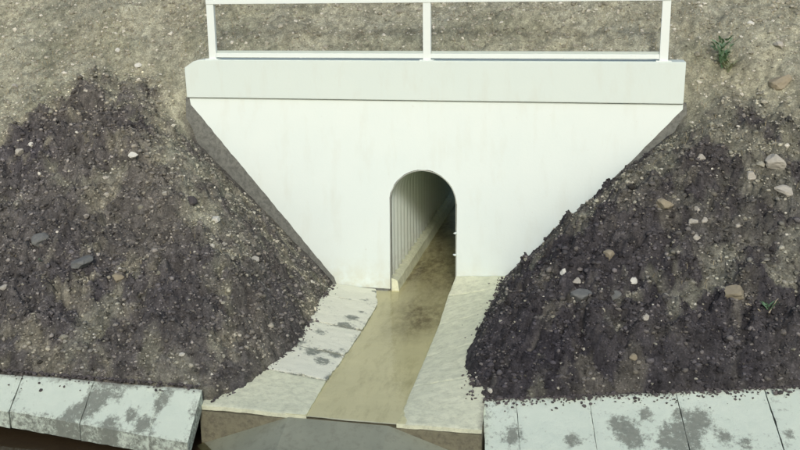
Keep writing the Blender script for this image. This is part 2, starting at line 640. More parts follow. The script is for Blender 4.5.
# coarse ground: the near bank with the road the photograph is taken from, and the land beyond
GP = [(-300, 3.0), (-60, 3.0), (-13.2, 3.0), (-12.2, 2.9), (-7.4, 0.1), (-6.95, -0.02), (-6.9, -0.30), (-4.6, -0.95), (-4.2, -0.9), (-4.19, -0.05), (-2.0, 1.75), (0.2, 3.45), (2.6, 5.2), (3.7, 6.0), (4.3, 6.05), (7.3, 2.9), (7.31, -0.45), (300, -0.6)]  # crest kept narrow to suit the short barrel and its daylight from behind
GXB = [-300, -60, -20, -8.95, -1.0, 1.0, 7.35, 20, 60, 300]
V, F = [], []
for gx_ in GXB:
    for (yy, zz) in GP:
        V.append((gx_, yy, zz))
n = len(GP)
for i in range(len(GXB) - 1):
    for j in range(n - 1):
        if (i in (3, 4, 5) and 8 <= j <= 11) or (i == 4 and j == 15):
            continue
        a = i * n + j
        F.append((a, a + n, a + n + 1, a + 1))
gr = link('ground', pydata('ground', V, F, 'coarse_ground'))
tag(gr, kind='structure')

# ------------------------------------------------------------------ culvert headwall
HC, HCOP = 3.76, 0.615
OW, SPR = 0.53, 1.487            # half width of the opening, springing height
ORG = (0, 0, 0)
hw = thing('culvert_headwall', ORG, 'white painted concrete headwall with sloping edges around the arched culvert mouth', 'wall')


def arch(r, z0, k=22):
    """from the right foot over the crown to the left foot"""
    pts = [(r, z0), (r, SPR * 0.5)]
    for i in range(k + 1):
        a = math.pi * i / k
        pts.append((r * math.cos(a), SPR + r * math.sin(a)))
    return pts + [(-r, SPR * 0.5), (-r, z0)]


HB = HC - HCOP
outl = [(1.15, -0.5), (4.02, 2.72), (3.98, HB), (-3.99, HB), (-4.03, 2.52), (-1.62, -0.5)]
body = outl[:]
body = [outl[0]] + outl[1:] + arch(0.565, -0.5)[::-1]
link('wall', prism('wall', body, 0.0, 0.40, 'bare_concrete'), hw)


def rough_line(p, q, nseg, amp):
    out = []
    for i in range(nseg):
        f = i / nseg
        dx, dz = q[0] - p[0], q[1] - p[1]
        L = math.hypot(dx, dz)
        a = random.uniform(-amp, amp)
        out.append((p[0] + dx * f - dz / L * a, p[1] + dz * f + dx / L * a))
    return out


# coat of white paint: stops short of the earth on the sloping sides
right = rough_line((1.10, -0.10), (3.93, 3.06), 44, 0.007)
left = rough_line((-3.90, 3.02), (-1.47, 0.10), 44, 0.007)
ar = arch(0.553, 0.02)[::-1]
arj = [(x + random.uniform(-0.006, 0.006), z + random.uniform(-0.006, 0.006)) for x, z in ar]
coat = right + [(3.93, 3.06), (3.93, HB - 0.012), (-3.92, HB - 0.012)] + left + [(-1.47, 0.02)] + arj + [(0.553, -0.10)]
link('paint_coat', prism('paint_coat', coat, -0.014, 0.002, 'wall_paint'), hw)
# coping beam, left top corner knocked off
cop = [(-3.945, HB), (3.93, HB), (3.935, HC), (-3.70, HC), (-3.80, HC - 0.03), (-3.955, HC - 0.13)]
link('coping_beam', prism('coping_beam', cop, -0.062, 0.44, 'coping_paint', bevel=0.014), hw)

# corrugated barrel
pipe = thing('culvert_pipe', (0, 0.0, 0), 'grey corrugated steel arch pipe running back through the white headwall', 'culvert')
prof = arch(OW, -0.08, 30)[::-1]
PITCHC, PL = 0.27, 7.30  # barrel kept short, open at the unseen rear, so daylight brightens the inside
nr = int(PL / PITCHC * 6)
V = []
for i in range(nr + 1):
    yy = -0.012 + PL * i / nr
    off = 0.05 * (1 - math.cos(2 * math.pi * yy / PITCHC)) * 0.8
    for (x, z) in prof:
        if z <= SPR:
            V.append((x + math.copysign(off, x), yy, z))
        else:
            rr = math.hypot(x, z - SPR)
            V.append((x * (rr + off) / rr, yy, SPR + (z - SPR) * (rr + off) / rr))
k = len(prof)
F = [(i * k + j, i * k + j + 1, (i + 1) * k + j + 1, (i + 1) * k + j) for i in range(nr) for j in range(k - 1)]
link('corrugated_barrel', mesh_np('corrugated_barrel', V, F, 'corrugated_steel', smooth=True), pipe)
rim = arch(OW + 0.004, -0.06, 30)
rimo = arch(OW + 0.018, -0.06, 30)
ring = rim + rimo[::-1]
link('rim', prism('rim', ring, -0.010, 0.03, 'rim_steel'), pipe)
link('added_rear_wall', prism('added_rear_wall', [(1.2, -0.5), (1.2, 3.0), (-1.2, 3.0), (-1.2, -0.5)] + arch(0.575, -0.5)[::-1], 7.26, 7.42, 'bare_concrete'), pipe)  # unseen, added round the rear opening that lets daylight in


def zf(y):
    return -0.02 + 0.028 * y


# kerb of concrete along the left foot of the barrel
V, NK = [], 60
for i in range(NK + 1):
    yy = -0.022 + 7.3 * i / NK
    jx = random.uniform(-0.005, 0.005)
    jz = random.uniform(-0.004, 0.004)
    z0 = zf(yy)
    V += [(-0.526 - (0.06 if i else 0), yy, z0 - 0.1), (-0.526 - (0.06 if i else 0), yy, z0 + 0.22 + jz), (-0.47, yy, z0 + 0.21 + jz), (-0.43 + jx, yy, z0 + 0.17 + jz), (-0.39 + jx, yy, z0 - 0.1)]
F = [(i * 5 + j, i * 5 + (j + 1) % 5, (i + 1) * 5 + (j + 1) % 5, (i + 1) * 5 + j) for i in range(NK) for j in range(5)] + [(0, 1, 2, 3, 4), tuple(NK * 5 + j for j in (4, 3, 2, 1, 0))]
link('kerb', pydata('kerb', V, F, 'apron_concrete'), pipe)

# ------------------------------------------------------------------ slabs with worn faces
BLOBS = []                                             # (x, y, radius, kind) wear on the slabs, by place


def slab_mesh(name, c, thick, mat='slab', cell=0.028, wear=0.25, earth_edge=None, seed=0, chip=0.005, edge_wear=0.0, vert=False):
    """c: four top corners (a, b, d, e) running round; thick slab, slightly uneven, chipped edges"""
    c = [np.array(p, float) for p in c]
    lu = max(np.linalg.norm(c[1] - c[0]), np.linalg.norm(c[2] - c[3]))
    lv = max(np.linalg.norm(c[3] - c[0]), np.linalg.norm(c[2] - c[1]))
    nu, nv = max(6, int(lu / cell)), max(6, int(lv / cell))
    u, v = np.meshgrid(np.linspace(0, 1, nu + 1), np.linspace(0, 1, nv + 1))
    P = (c[0] * ((1 - u) * (1 - v))[..., None] + c[1] * (u * (1 - v))[..., None] + c[2] * (u * v)[..., None] + c[3] * ((1 - u) * v)[..., None])
    ed = np.minimum(np.minimum(u, 1 - u) * lu, np.minimum(v, 1 - v) * lv)
    # chipped edges: draw the rim a little towards the middle
    ctr = P.mean((0, 1))
    nzz = fbm(P[..., 0] + seed * 3.7, P[..., 1], 9, 3, 7)
    pull = (np.maximum(nzz - 0.48, 0) * 4 * chip) * (ed < 1e-6)
    P = P + (ctr - P) / (np.linalg.norm(ctr - P, axis=-1, keepdims=True) + 1e-6) * pull[..., None]
    P[..., 2] += (fbm(P[..., 0] + seed, P[..., 1], 5, 3, 5) - 0.5) * 0.022
    P[..., 2] -= 0.007 * (1 - sstep(0, cell * 1.4, ed))
    n0 = (nu + 1) * (nv + 1)
    rim = [(0, i) for i in range(nu + 1)] + [(j, nu) for j in range(1, nv + 1)] + [(nv, i) for i in range(nu - 1, -1, -1)] + [(j, 0) for j in range(nv - 1, 0, -1)]
    idx = np.arange(n0).reshape(nv + 1, nu + 1)
    F = np.stack([idx[:-1, :-1], idx[:-1, 1:], idx[1:, 1:], idx[1:, :-1]], -1).reshape(-1, 4).tolist()
    Vt = P.reshape(-1, 3)
    nrm = np.cross(c[1] - c[0], c[3] - c[0])
    nrm = nrm / np.linalg.norm(nrm)
    if nrm[2] < 0:
        nrm = -nrm
    rid = [idx[a] for a in rim]
    R = len(rim)
    low = Vt[rid] - (np.array([0, 0, 1.0]) if vert else nrm) * thick
    V = np.vstack([Vt, Vt[rid], low])
    for i in range(R):
        j = (i + 1) % R
        F.append([n0 + i, n0 + R + i, n0 + R + j, n0 + j])
    # wear and earth stain
    x, y = V[:, 0], V[:, 1]
    w_ = np.full(len(V), wear) + (fbm(x + seed * 5, y, 2.6, 3, 29) - 0.5) * 0.55
    w_[:n0] += edge_wear * (1 - sstep(0, 0.14, ed.ravel()))
    e_ = np.zeros(len(V))
    for (bx, by, br, kind, amt) in BLOBS:
        d = np.hypot(x - bx, (y - by))
        k_ = amt * np.exp(-(d / br) ** 2 * 1.2)
        if kind == 'wear':
            w_ = w_ + k_ * 1.5
        else:
            e_ = e_ + k_
    if earth_edge is not None:                          # soil washed over the side named by v or u
        q = {'v0': v * lv, 'v1': (1 - v) * lv, 'u0': u * lu, 'u1': (1 - u) * lu}[earth_edge].ravel()
        e_[:n0] += 0.75 * np.exp(-q / 0.10)
    e_[n0:n0 + R] += 0.16
    e_[n0 + R:] += 0.36
    w_[n0:] += 0.55
    w_ = np.clip(w_, 0, 1)
    colr = np.stack([w_, np.clip(e_, 0, 1), np.zeros(len(V))], -1)
    return V, np.array(F), colr


def slab(name, c, thick, parent, origin, **kw):
    mat = kw.pop('mat', 'slab')
    V, F, colr = slab_mesh(name, c, thick, mat, **kw)
    me = mesh_np(name, V, F, mat, origin, smooth=False, colors=colr)
    return link(name, me, parent)


# ---- lining of the roadside ditch, left of the outlet
LB, LF = (-4.56, 0.07), (-5.09, -0.38)                  # back and front (y, z)
nL = np.array([0, LB[1] - LF[1], -(LB[0] - LF[0])])
for (px_, py_, r_, k_, a_) in [(100, 397, .13, 'wear', .6), (88, 408, .12, 'wear', .6), (72, 412, .10, 'wear', .5), (110, 424, .10, 'wear', .75), (131, 414, .09, 'wear', .75),
                               (142, 423, .09, 'wear', .8), (168, 397, .10, 'wear', .5), (160, 405, .08, 'wear', .4), (118, 392, .12, 'wear', .45), (190, 410, .10, 'wear', .2), (62, 425, .1, 'wear', .3)]:
    q = on_plane(px_, py_, (-3, LB[0], LB[1]), nL)
    BLOBS.append((q[0], q[1], r_, k_, a_))
OL = (-3.4, -4.8, -0.6)
dl = thing('ditch_lining', OL, 'row of whitewashed concrete slabs lining the ditch left of the outlet', 'ditch lining', 'concrete slab linings of the ditch')
XS = [-7.4, -6.4, -5.38, -4.36, -3.36, -2.42, -1.90]
for i in range(len(XS) - 1):
    a, b = XS[i] + (0.008 if i < 4 else 0.001), XS[i + 1] - (0.008 if i < 3 else 0.001)
    dz = random.uniform(-0.012, 0.012)
    dy = random.uniform(-0.012, 0.012)
    fy = [(-1.9 - q) / 2.5 * 0.15 for q in (a, b)]
    slab('slab', [(a + .02, LF[0] + dy + fy[0], LF[1] + dz + fy[0] * .85), (b + .02, LF[0] + dy + fy[1], LF[1] + dz + fy[1] * .85), (b, LB[0] + dy, LB[1] + dz), (a, LB[0] + dy, LB[1] + dz)],
         0.22, dl, OL, vert=True, wear=0.16, seed=i + 1, edge_wear=0.36, earth_edge='v1')
# ---- right of the outlet: follows the bend of the ditch
RB0, RB1 = np.array([1.50, -4.08, 0.02]), np.array([5.2, -3.42, 0.21])
ddir = (RB1 - RB0) / np.linalg.norm(RB1 - RB0)
out_ = np.array([0.178, -1.0, 0.0]) / math.hypot(0.178, 1.0)
down = out_ * 0.84 + np.array([0, 0, -0.45])
nR = np.cross(ddir, down)
for (px_, py_, r_, k_, a_) in [(512, 437, .12, 'wear', .5), (572, 440, .11, 'wear', .6), (620, 425, .15, 'wear', .75), (632, 437, .13, 'wear', .7), (645, 414, .09, 'wear', .65), (676, 436, .16, 'wear', .8),
                               (700, 420, .13, 'wear', .65), (690, 442, .14, 'wear', .7), (725, 437, .10, 'wear', .55), (745, 443, .10, 'wear', .5), (678, 414, .09, 'wear', .5), (790, 434, .07, 'wear', .5), (664, 442, .1, 'wear', .5)]:
    q = on_plane(px_, py_, RB0, nR)
    BLOBS.append((q[0], q[1], r_, k_, a_))
OR = (3.2, -4.2, -0.6)
dr = thing('ditch_lining', OR, 'row of stained pale concrete slabs lining the ditch right of the outlet', 'ditch lining', 'concrete slab linings of the ditch')
TS = [0.0, 0.40, 1.27, 2.30, 3.33, 4.35, 5.37]
for i in range(len(TS) - 1):
    g_ = (0.001, 0.001, 0.003, 0.003, 0.012, 0.008)[i]
    a, b = RB0 + ddir * (TS[i] + (0.001, 0.001, 0.002, 0.002, 0.012, 0.008)[i]), RB0 + ddir * (TS[i + 1] - g_)
    j1 = np.array([0, 0, random.uniform(-0.01, 0.01)])
    slab('slab', [a + down + j1, b + down + j1, b + j1, a + j1], 0.20, dr, OR, wear=0.22 if i else 0.34, seed=20 + i, edge_wear=0.14, earth_edge='v1')

# ------------------------------------------------------------------ outlet channel in front of the wall
OC = (0, -2.3, -0.3)
ch = thing('outlet_channel', OC, 'shallow concrete channel leading from the culvert mouth to the ditch', 'channel')
SY = -4.60
# bed
V, F = [], []
NYB = 60
xs = np.linspace(-1.0, 0.72, 44)
ys = np.linspace(SY, 7.42, NYB * 3)
XX, YY = np.meshgrid(xs, ys)
ZZ = zf(YY) + (fbm(XX, YY, 3.0, 3, 201) - 0.5) * 0.025
ZZ = np.where((YY < -0.1) | (np.abs(XX) < 0.6), ZZ, ZZ)
idx = np.arange(XX.size).reshape(XX.shape)
F = np.stack([idx[:-1, :-1], idx[:-1, 1:], idx[1:, 1:], idx[1:, :-1]], -1).reshape(-1, 4)
cxm = (XX[:-1, :-1] + XX[1:, 1:]).ravel() / 2
cym = (YY[:-1, :-1] + YY[1:, 1:]).ravel() / 2
F = F[~((np.abs(cxm) > 0.6) & (cym > 0.0))]
link('channel_bed', mesh_np('channel_bed', np.stack([XX, YY, ZZ], -1).reshape(-1, 3), F, 'wet_bed', OC, smooth=True, colors=np.repeat(np.clip((0.9 * np.exp(-((XX - 0.12) / 0.42) ** 2 - ((YY + 1.0) / 0.95) ** 2) + 0.75 * sstep(-0.3, 0.8, YY)) * (0.35 + 1.3 * fbm(XX, YY * 0.6, 4, 3, 205)), 0, 1).reshape(-1, 1), 3, 1)), ch)  # attribute: tunnel's dark reflection painted before the mouth, plus silt inside the pipe

# left side slabs (white washed); station y -> inner x,z and outer x,z
SL = [(-0.02, -0.80, 0.015, -1.74, 0.07), (-0.72, -0.60, -0.01, -1.56, 0.10), (-1.85, -0.57, -0.045, -1.50, 0.09), (-2.80, -0.57, -0.075, -1.46, 0.07), (-3.62, -0.59, -0.10, -1.62, 0.03), (SY, -0.56, -0.135, -2.0, -0.125)]
for (px_, py_, r_, k_, a_) in [(352, 318, .12, 'wear', .7), (345, 325, .12, 'wear', .6), (362, 312, .08, 'wear', .55), (320, 334, .10, 'wear', .5), (312, 352, .12, 'wear', .7), (322, 358, .12, 'wear', .8), (335, 352, .09, 'wear', .7),
                               (342, 346, .06, 'wear', .5), (300, 345, .08, 'wear', .4), (333, 372, .10, 'wear', .8), (318, 380, .07, 'wear', .7), (366, 300, .08, 'wear', .4), (374, 292, .08, 'wear', .5)]:
    q = on_plane(px_, py_, (0, 0, 0.0), (0, 0, 1))
    BLOBS.append((q[0], q[1], r_, k_, a_))


def outer(i):
    return (SL[i][3], SL[i][0], SL[i][4])


def inner(i):
    return (SL[i][1], SL[i][0], SL[i][2])


for i in range(len(SL) - 1):
    g_ = 0.014 if i else 0.0
    last = i == len(SL) - 2
    p_in0, p_out0, p_in1, p_out1 = [np.array(q, float) for q in (inner(i), outer(i), inner(i + 1), outer(i + 1))]
    p_in0[1] -= g_ * 2
    p_out0[1] -= g_ * 2
    tilt = np.array([0, 0, random.uniform(-0.012, 0.012)])
    slab('side_slab', [p_out1 + tilt, p_in1 + tilt, p_in0 + tilt, p_out0 + tilt], 0.05 if last else 0.16, ch, OC, wear=(0.10, 0.16, 0.24, 0.16, 0.9)[i],
         seed=40 + i, edge_wear=0.28, earth_edge='u0', mat='apron_concrete' if last else 'slab_white', chip=0.006 if last else 0.03, vert=True)
# right side slabs: bare concrete, raised next to the wall
SR = [(-0.02, 0.545, 0.30, 1.50, 0.36), (-0.55, 0.50, 0.13, 1.48, 0.36), (-1.55, 0.53, 0.01, 1.46, 0.34), (-2.65, 0.54, -0.055, 1.46, 0.28), (-3.60, 0.55, -0.09, 1.50, 0.15), (SY, 0.55, -0.135, 1.56, -0.12)]
for i in range(len(SR) - 1):
    g_ = 0.006 if i in (2,) else 0.001
    a, b = SR[i], SR[i + 1]
    slab('side_slab', [(b[1], b[0], b[2]), (b[3], b[0], b[4]), (a[3], a[0] - g_, a[4]), (a[1], a[0] - g_, a[2])], 0.30 if i == 0 else (0.05 if i == 4 else 0.18), ch, OC,
         wear=0.5, seed=60 + i, earth_edge='u1', mat='apron_concrete', chip=0.004, vert=True)
# sill across the end of the channel
sp = [(-1.93, -0.19), (1.56, -0.19), (1.56, -0.70), (-1.93, -0.70)]
link('end_sill', prism('end_sill', sp, SY - 0.004, SY + 0.30, 'sill_face', OC), ch)

# ramp of concrete from the lip into the ditch
V, F = [], []
XR_ = [-2.0, -1.4, -0.78, -0.3, 0.1, 0.46, 1.1, 1.75]
YR_ = [SY - 0.006, SY - 0.35, SY - 0.8, SY - 1.3]
for yy in YR_:
    for xx in XR_:
        zz = -0.168 - 0.40 * max(0, -0.78 - xx) - 0.34 * max(0, xx - 0.46) - 0.40 * (SY - yy)
        V.append((xx, yy, zz))
nc, nr_ = len(XR_), len(YR_)
F = [(j * nc + i, j * nc + i + 1, (j + 1) * nc + i + 1, (j + 1) * nc + i) for j in range(nr_ - 1) for i in range(nc - 1)]
nb = len(V)
V += [(v[0], v[1], -1.2) for v in V]
rimi = list(range(nc)) + [j * nc + nc - 1 for j in range(1, nr_)] + [(nr_ - 1) * nc + i for i in range(nc - 2, -1, -1)] + [j * nc for j in range(nr_ - 2, 0, -1)]
for p_, q_ in zip(rimi, rimi[1:] + rimi[:1]):
    F.append((p_, q_, q_ + nb, p_ + nb))
o = link('spill_ramp', mesh_np('spill_ramp', V, F, 'ramp_concrete', (0, -5, -0.9), smooth=False), None, (0, -5, -0.9))
tag(o, 'smooth wet grey ramp below the channel lip, spreading into the ditch', 'ramp')

# ditch bed and the water
V = [(-9, -6.95, -0.66), (9, -6.95, -0.66), (9, -3.2, -0.66), (-9, -3.2, -0.66), (-9, -6.95, -0.9), (9, -6.95, -0.9), (9, -3.2, -0.9), (-9, -3.2, -0.9)]
tag(link('ditch_bed', pydata('ditch_bed', V, BOXF, 'ditch_mud')), kind='structure')
xs = np.linspace(-9, 9, 40)
XX, YY = np.meshgrid(xs, np.linspace(-6.9, -3.3, 8))
idx = np.arange(XX.size).reshape(XX.shape)
F = np.stack([idx[:-1, :-1], idx[:-1, 1:], idx[1:, 1:], idx[1:, :-1]], -1).reshape(-1, 4)
tag(link('ditch_water', mesh_np('ditch_water', np.stack([XX, YY, np.full(XX.shape, -0.615)], -1).reshape(-1, 3), F, 'ditch_water', smooth=True)), kind='structure')
xs = np.linspace(-0.82, 0.66, 14)
XX, YY = np.meshgrid(xs, np.linspace(SY - 0.005, 7.42, 70))
idx = np.arange(XX.size).reshape(XX.shape)
F = np.stack([idx[:-1, :-1], idx[:-1, 1:], idx[1:, 1:], idx[1:, :-1]], -1).reshape(-1, 4)
cxm = (XX[:-1, :-1] + XX[1:, 1:]).ravel() / 2
cym = (YY[:-1, :-1] + YY[1:, 1:]).ravel() / 2
F = F[~((np.abs(cxm) > 0.56) & (cym > -0.15))]
tag(link('channel_water', mesh_np('channel_water', np.stack([XX, YY, zf(YY) + 0.017], -1).reshape(-1, 3), F, 'channel_water', smooth=True)), kind='structure')

# ------------------------------------------------------------------ railing on the coping
CP, SP_ = 0.07, 3.548
OG = (CP, 0.03, HC)
rl = thing('railing', OG, 'white painted steel railing of three posts standing on the coping', 'railing')
for i in (-1, 0, 1):
    x = CP + i * SP_
    link('post', box('post', x - 0.062, x + 0.062, 0.0, 0.07, HC - 0.004, HC + 0.93, 'rail_paint', OG, 0.008), rl)
for i in (-1, 0, 1):
    x = CP + i * SP_
    link('base_plate', box('base_plate', x - 0.11, x + 0.11, -0.045, 0.125, HC - 0.003, HC + 0.014, 'rail_paint', OG, 0.003), rl)
link('top_rail', box('top_rail', CP - SP_ - 0.064, CP + SP_ + 0.064, -0.012, 0.075, HC + 0.875, HC + 0.945, 'rail_paint', OG, 0.008), rl)
br = link('bottom_rail', box('bottom_rail', CP - SP_ + 0.064, CP + SP_ - 0.064, 0.004, 0.060, HC + 0.035, HC + 0.105, 'rail_paint', OG, 0.005), rl)
for a, b in ((CP - SP_ + 0.066, CP - 0.066), (CP + 0.066, CP + SP_ - 0.066)):
    link('flange', box('flange', a, b, 0.05, 0.075, HC + 0.105, HC + 0.142, 'rail_flange', OG, 0.003), br)

# ------------------------------------------------------------------ loose clods, pebbles (uncountable)
ICO_V = None


def ico():
    p = (1 + 5 ** 0.5) / 2
    V = np.array([(-1, p, 0), (1, p, 0), (-1, -p, 0), (1, -p, 0), (0, -1, p), (0, 1, p), (0, -1, -p), (0, 1, -p), (p, 0, -1), (p, 0, 1), (-p, 0, -1), (-p, 0, 1)], float)
    F = np.array([(0, 11, 5), (0, 5, 1), (0, 1, 7), (0, 7, 10), (0, 10, 11), (1, 5, 9), (5, 11, 4), (11, 10, 2), (10, 7, 6), (7, 1, 8), (3, 9, 4), (3, 4, 2), (3, 2, 6), (3, 6, 8), (3, 8, 9), (4, 9, 5), (2, 4, 11), (6, 2, 10), (8, 6, 7), (9, 8, 1)])
    return V / np.linalg.norm(V[0]), F


IV, IF = ico()


def lumps(P, size, col, jag=0.35, flat=0.75):
    N = len(P)
    q = rng.normal(size=(N, 4))
    q /= np.linalg.norm(q, axis=1, keepdims=True)
    w_, x, y, z = q.T
    Rm = np.stack([1 - 2 * (y * y + z * z), 2 * (x * y - z * w_), 2 * (x * z + y * w_), 2 * (x * y + z * w_), 1 - 2 * (x * x + z * z), 2 * (y * z - x * w_), 2 * (x * z - y * w_), 2 * (y * z + x * w_), 1 - 2 * (x * x + y * y)], -1).reshape(N, 3, 3)
    rad = 1 + rng.uniform(-jag, jag, (N, 12, 1))
    sc3 = rng.uniform(0.65, 1.25, (N, 1, 3))
    L = IV[None] * rad * sc3 * size[:, None, None]
    L = np.einsum('nij,nkj->nki', Rm, L)
    L[..., 2] *= flat
    V = (L + P[:, None]).reshape(-1, 3)
    F = (IF[None] + (np.arange(N) * 12)[:, None, None]).reshape(-1, 3)
    C = np.repeat(col, 12, axis=0)
    return V, F, C


def free(x, y):
    """places where loose earth may lie: not on the wall, not in the channel"""
    xl = np.interp(y, XEL_Y, XEL_X)
    xr = np.interp(y, XER_Y, XER_X)
    ok = ~((x > xl - 0.0) & (x < xr + 0.0) & (y < 0.4))
    ok &= y > yb(x) + 0.0
    ok &= ~((np.abs(x) < 2.0) & (y < -4.38))
    ok &= ~((np.abs(x) < 4.05) & (y > -0.10) & (y < 0.5))
    return ok


def scatter(n, x0, x1, y0, y1, prob):
    x = rng.uniform(x0, x1, n)
    y = rng.uniform(y0, y1, n)
    k = free(x, y) & (rng.uniform(0, 1, n) < prob(x, y))
    return x[k], y[k]


def clod_field(name, label, x0, x1, n):
    x, y = scatter(n, x0, x1, -4.6, 0.9, lambda a, b: dark(a, b) * (0.30 + 0.7 * fbm(a, b, 2.2, 3, 400)))
    s = np.clip(rng.lognormal(math.log(0.0135), 0.5, len(x)), 0.006, 0.045)
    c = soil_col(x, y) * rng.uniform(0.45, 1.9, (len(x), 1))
    dry = (rng.uniform(0, 1, len(x)) < np.where(x < 0, 0.30, 0.13))[:, None]
    c = np.where(dry, c * 1.4 + np.array([0.055, 0.05, 0.035]), c)
    P = np.stack([x, y, ground_z(x, y) + s * 0.15], -1)
    V, F, C = lumps(P, s, c)
    o = link(name, mesh_np(name, V, F, 'clod', smooth=True, colors=C))
    tag(o, label, 'soil', 'crumbly earth of the side slopes', 'stuff')


clod_field('earth_clods', 'crumbly dark clods covering the slope left of the white wall', -8.6, -1.1, 60000)
clod_field('earth_clods', 'crumbly dark clods covering the slope right of the white wall', 1.1, 6.8, 52000)

# crumbs spilt onto the slabs along the toe of the slopes
px_, py_, pz_ = [], [], []
for i in range(2600):
    f = random.random()
    d = random.expovariate(1 / 0.045)
    if f < 0.4:
        x = random.uniform(-7, -1.95); yq = -4.47 - d * 0.8; z = 0.10 - (max(0, -4.56 - yq) + d) * 0.42
        z = 0.085 + (yq - LB[0]) * 0.85 if yq < LB[0] else 0.085
    elif f < 0.75:
        tt = random.uniform(0.0, 4.6); q = RB0 + ddir * tt + down * (d * 0.8 / 0.75); x, yq, z = q[0], q[1], q[2] + 0.012
    elif f < 0.9:
        yq = random.uniform(-4.5, -0.1); x = float(np.interp(yq, XEL_Y, XEL_X)) + d * 0.8
        iy = [s_[0] for s_ in SL][::-1]
        ox, oz = np.interp(yq, iy, [s_[3] for s_ in SL][::-1]), np.interp(yq, iy, [s_[4] for s_ in SL][::-1])
        nx_, nz_ = np.interp(yq, iy, [s_[1] for s_ in SL][::-1]), np.interp(yq, iy, [s_[2] for s_ in SL][::-1])
        z = oz + (x - ox) / (nx_ - ox) * (nz_ - oz) + 0.005
    else:
        yq = random.uniform(-4.1, -0.1); x = float(np.interp(yq, XER_Y, XER_X)) - d * 0.8
        iy = [s_[0] for s_ in SR][::-1]
        ox, oz = np.interp(yq, iy, [s_[3] for s_ in SR][::-1]), np.interp(yq, iy, [s_[4] for s_ in SR][::-1])
        nx_, nz_ = np.interp(yq, iy, [s_[1] for s_ in SR][::-1]), np.interp(yq, iy, [s_[2] for s_ in SR][::-1])
        z = oz + (x - ox) / (nx_ - ox) * (nz_ - oz) + 0.005
    px_.append(x); py_.append(yq); pz_.append(z)
P = np.array([px_, py_, pz_]).T
s = np.clip(rng.lognormal(math.log(0.011), 0.5, len(P)), 0.005, 0.04)
c = np.array([0.085, 0.078, 0.075]) * rng.uniform(0.7, 1.7, (len(P), 1))
V, F, C = lumps(P, s, c)
tag(link('soil_crumbs', mesh_np('soil_crumbs', V, F, 'clod', colors=C)), 'small dark crumbs of earth spilt along the edges of the slabs', 'soil', None, 'stuff')

# pale gravel: dense in the dry fill above, sparse over the dark earth
x, y = scatter(60000, -8.8, 7.0, -4.6, 2.7, lambda a, b: (0.55 * (1 - dark(a, b)) + 0.07) * (0.2 + 1.1 * fbm(a, b, 1.6, 3, 500)))
s = np.clip(rng.lognormal(math.log(0.014), 0.5, len(x)), 0.006, 0.05)
tone = rng.uniform(0, 1, (len(x), 1))
c = np.array([0.20, 0.195, 0.15]) * (1 - tone) + np.array([0.42, 0.41, 0.335]) * tone
br_ = (rng.uniform(0, 1, len(x)) < 0.16)[:, None]
c = np.where(br_, np.array([0.58, 0.57, 0.49]), c)
V, F, C = lumps(np.stack([x, y, ground_z(x, y) + s * 0.2], -1), s, c, 0.25, 0.8)
tag(link('gravel', mesh_np('gravel', V, F, 'clod', colors=C)), 'pale gravel strewn over the brown fill and the dark earth', 'gravel', None, 'stuff')

# dry grass stalks lying and standing on the fill
x, y = scatter(30000, -8.8, 7.0, -3.5, 2.7, lambda a, b: (0.7 * (1 - dark(a, b)) + 0.04) * sstep(0.42, 0.62, fbm(a, b, 1.3, 3, 600)))
N = len(x)
a = rng.uniform(0, 2 * math.pi, N)
ln = rng.uniform(0.04, 0.16, N)
el = rng.uniform(-0.1, 0.9, N)
el += 0.45
wd_ = rng.uniform(0.0015, 0.0035, N)
P0 = np.stack([x, y, ground_z(x, y) - 0.005], -1)
D = np.stack([np.cos(a) * np.cos(el), np.sin(a) * np.cos(el), np.sin(el)], -1) * ln[:, None]
S = np.stack([-np.sin(a), np.cos(a), np.zeros(N)], -1) * wd_[:, None]
sag = np.array([0, 0, -1]) * (ln * 0.25)[:, None]
V = np.stack([P0 - S, P0 + S, P0 + D * 0.55 + S, P0 + D * 0.55 - S, P0 + D + sag], 1).reshape(-1, 3)
b5 = np.arange(N)[:, None] * 5
F = np.concatenate([b5 + np.array([[0, 1, 2]]), b5 + np.array([[0, 2, 3]]), b5 + np.array([[3, 2, 4]])])
tag(link('dry_grass', mesh_np('dry_grass', V, F, 'straw')), 'thin dry straw stalks strewn over the brown fill', 'dry grass', None, 'stuff')

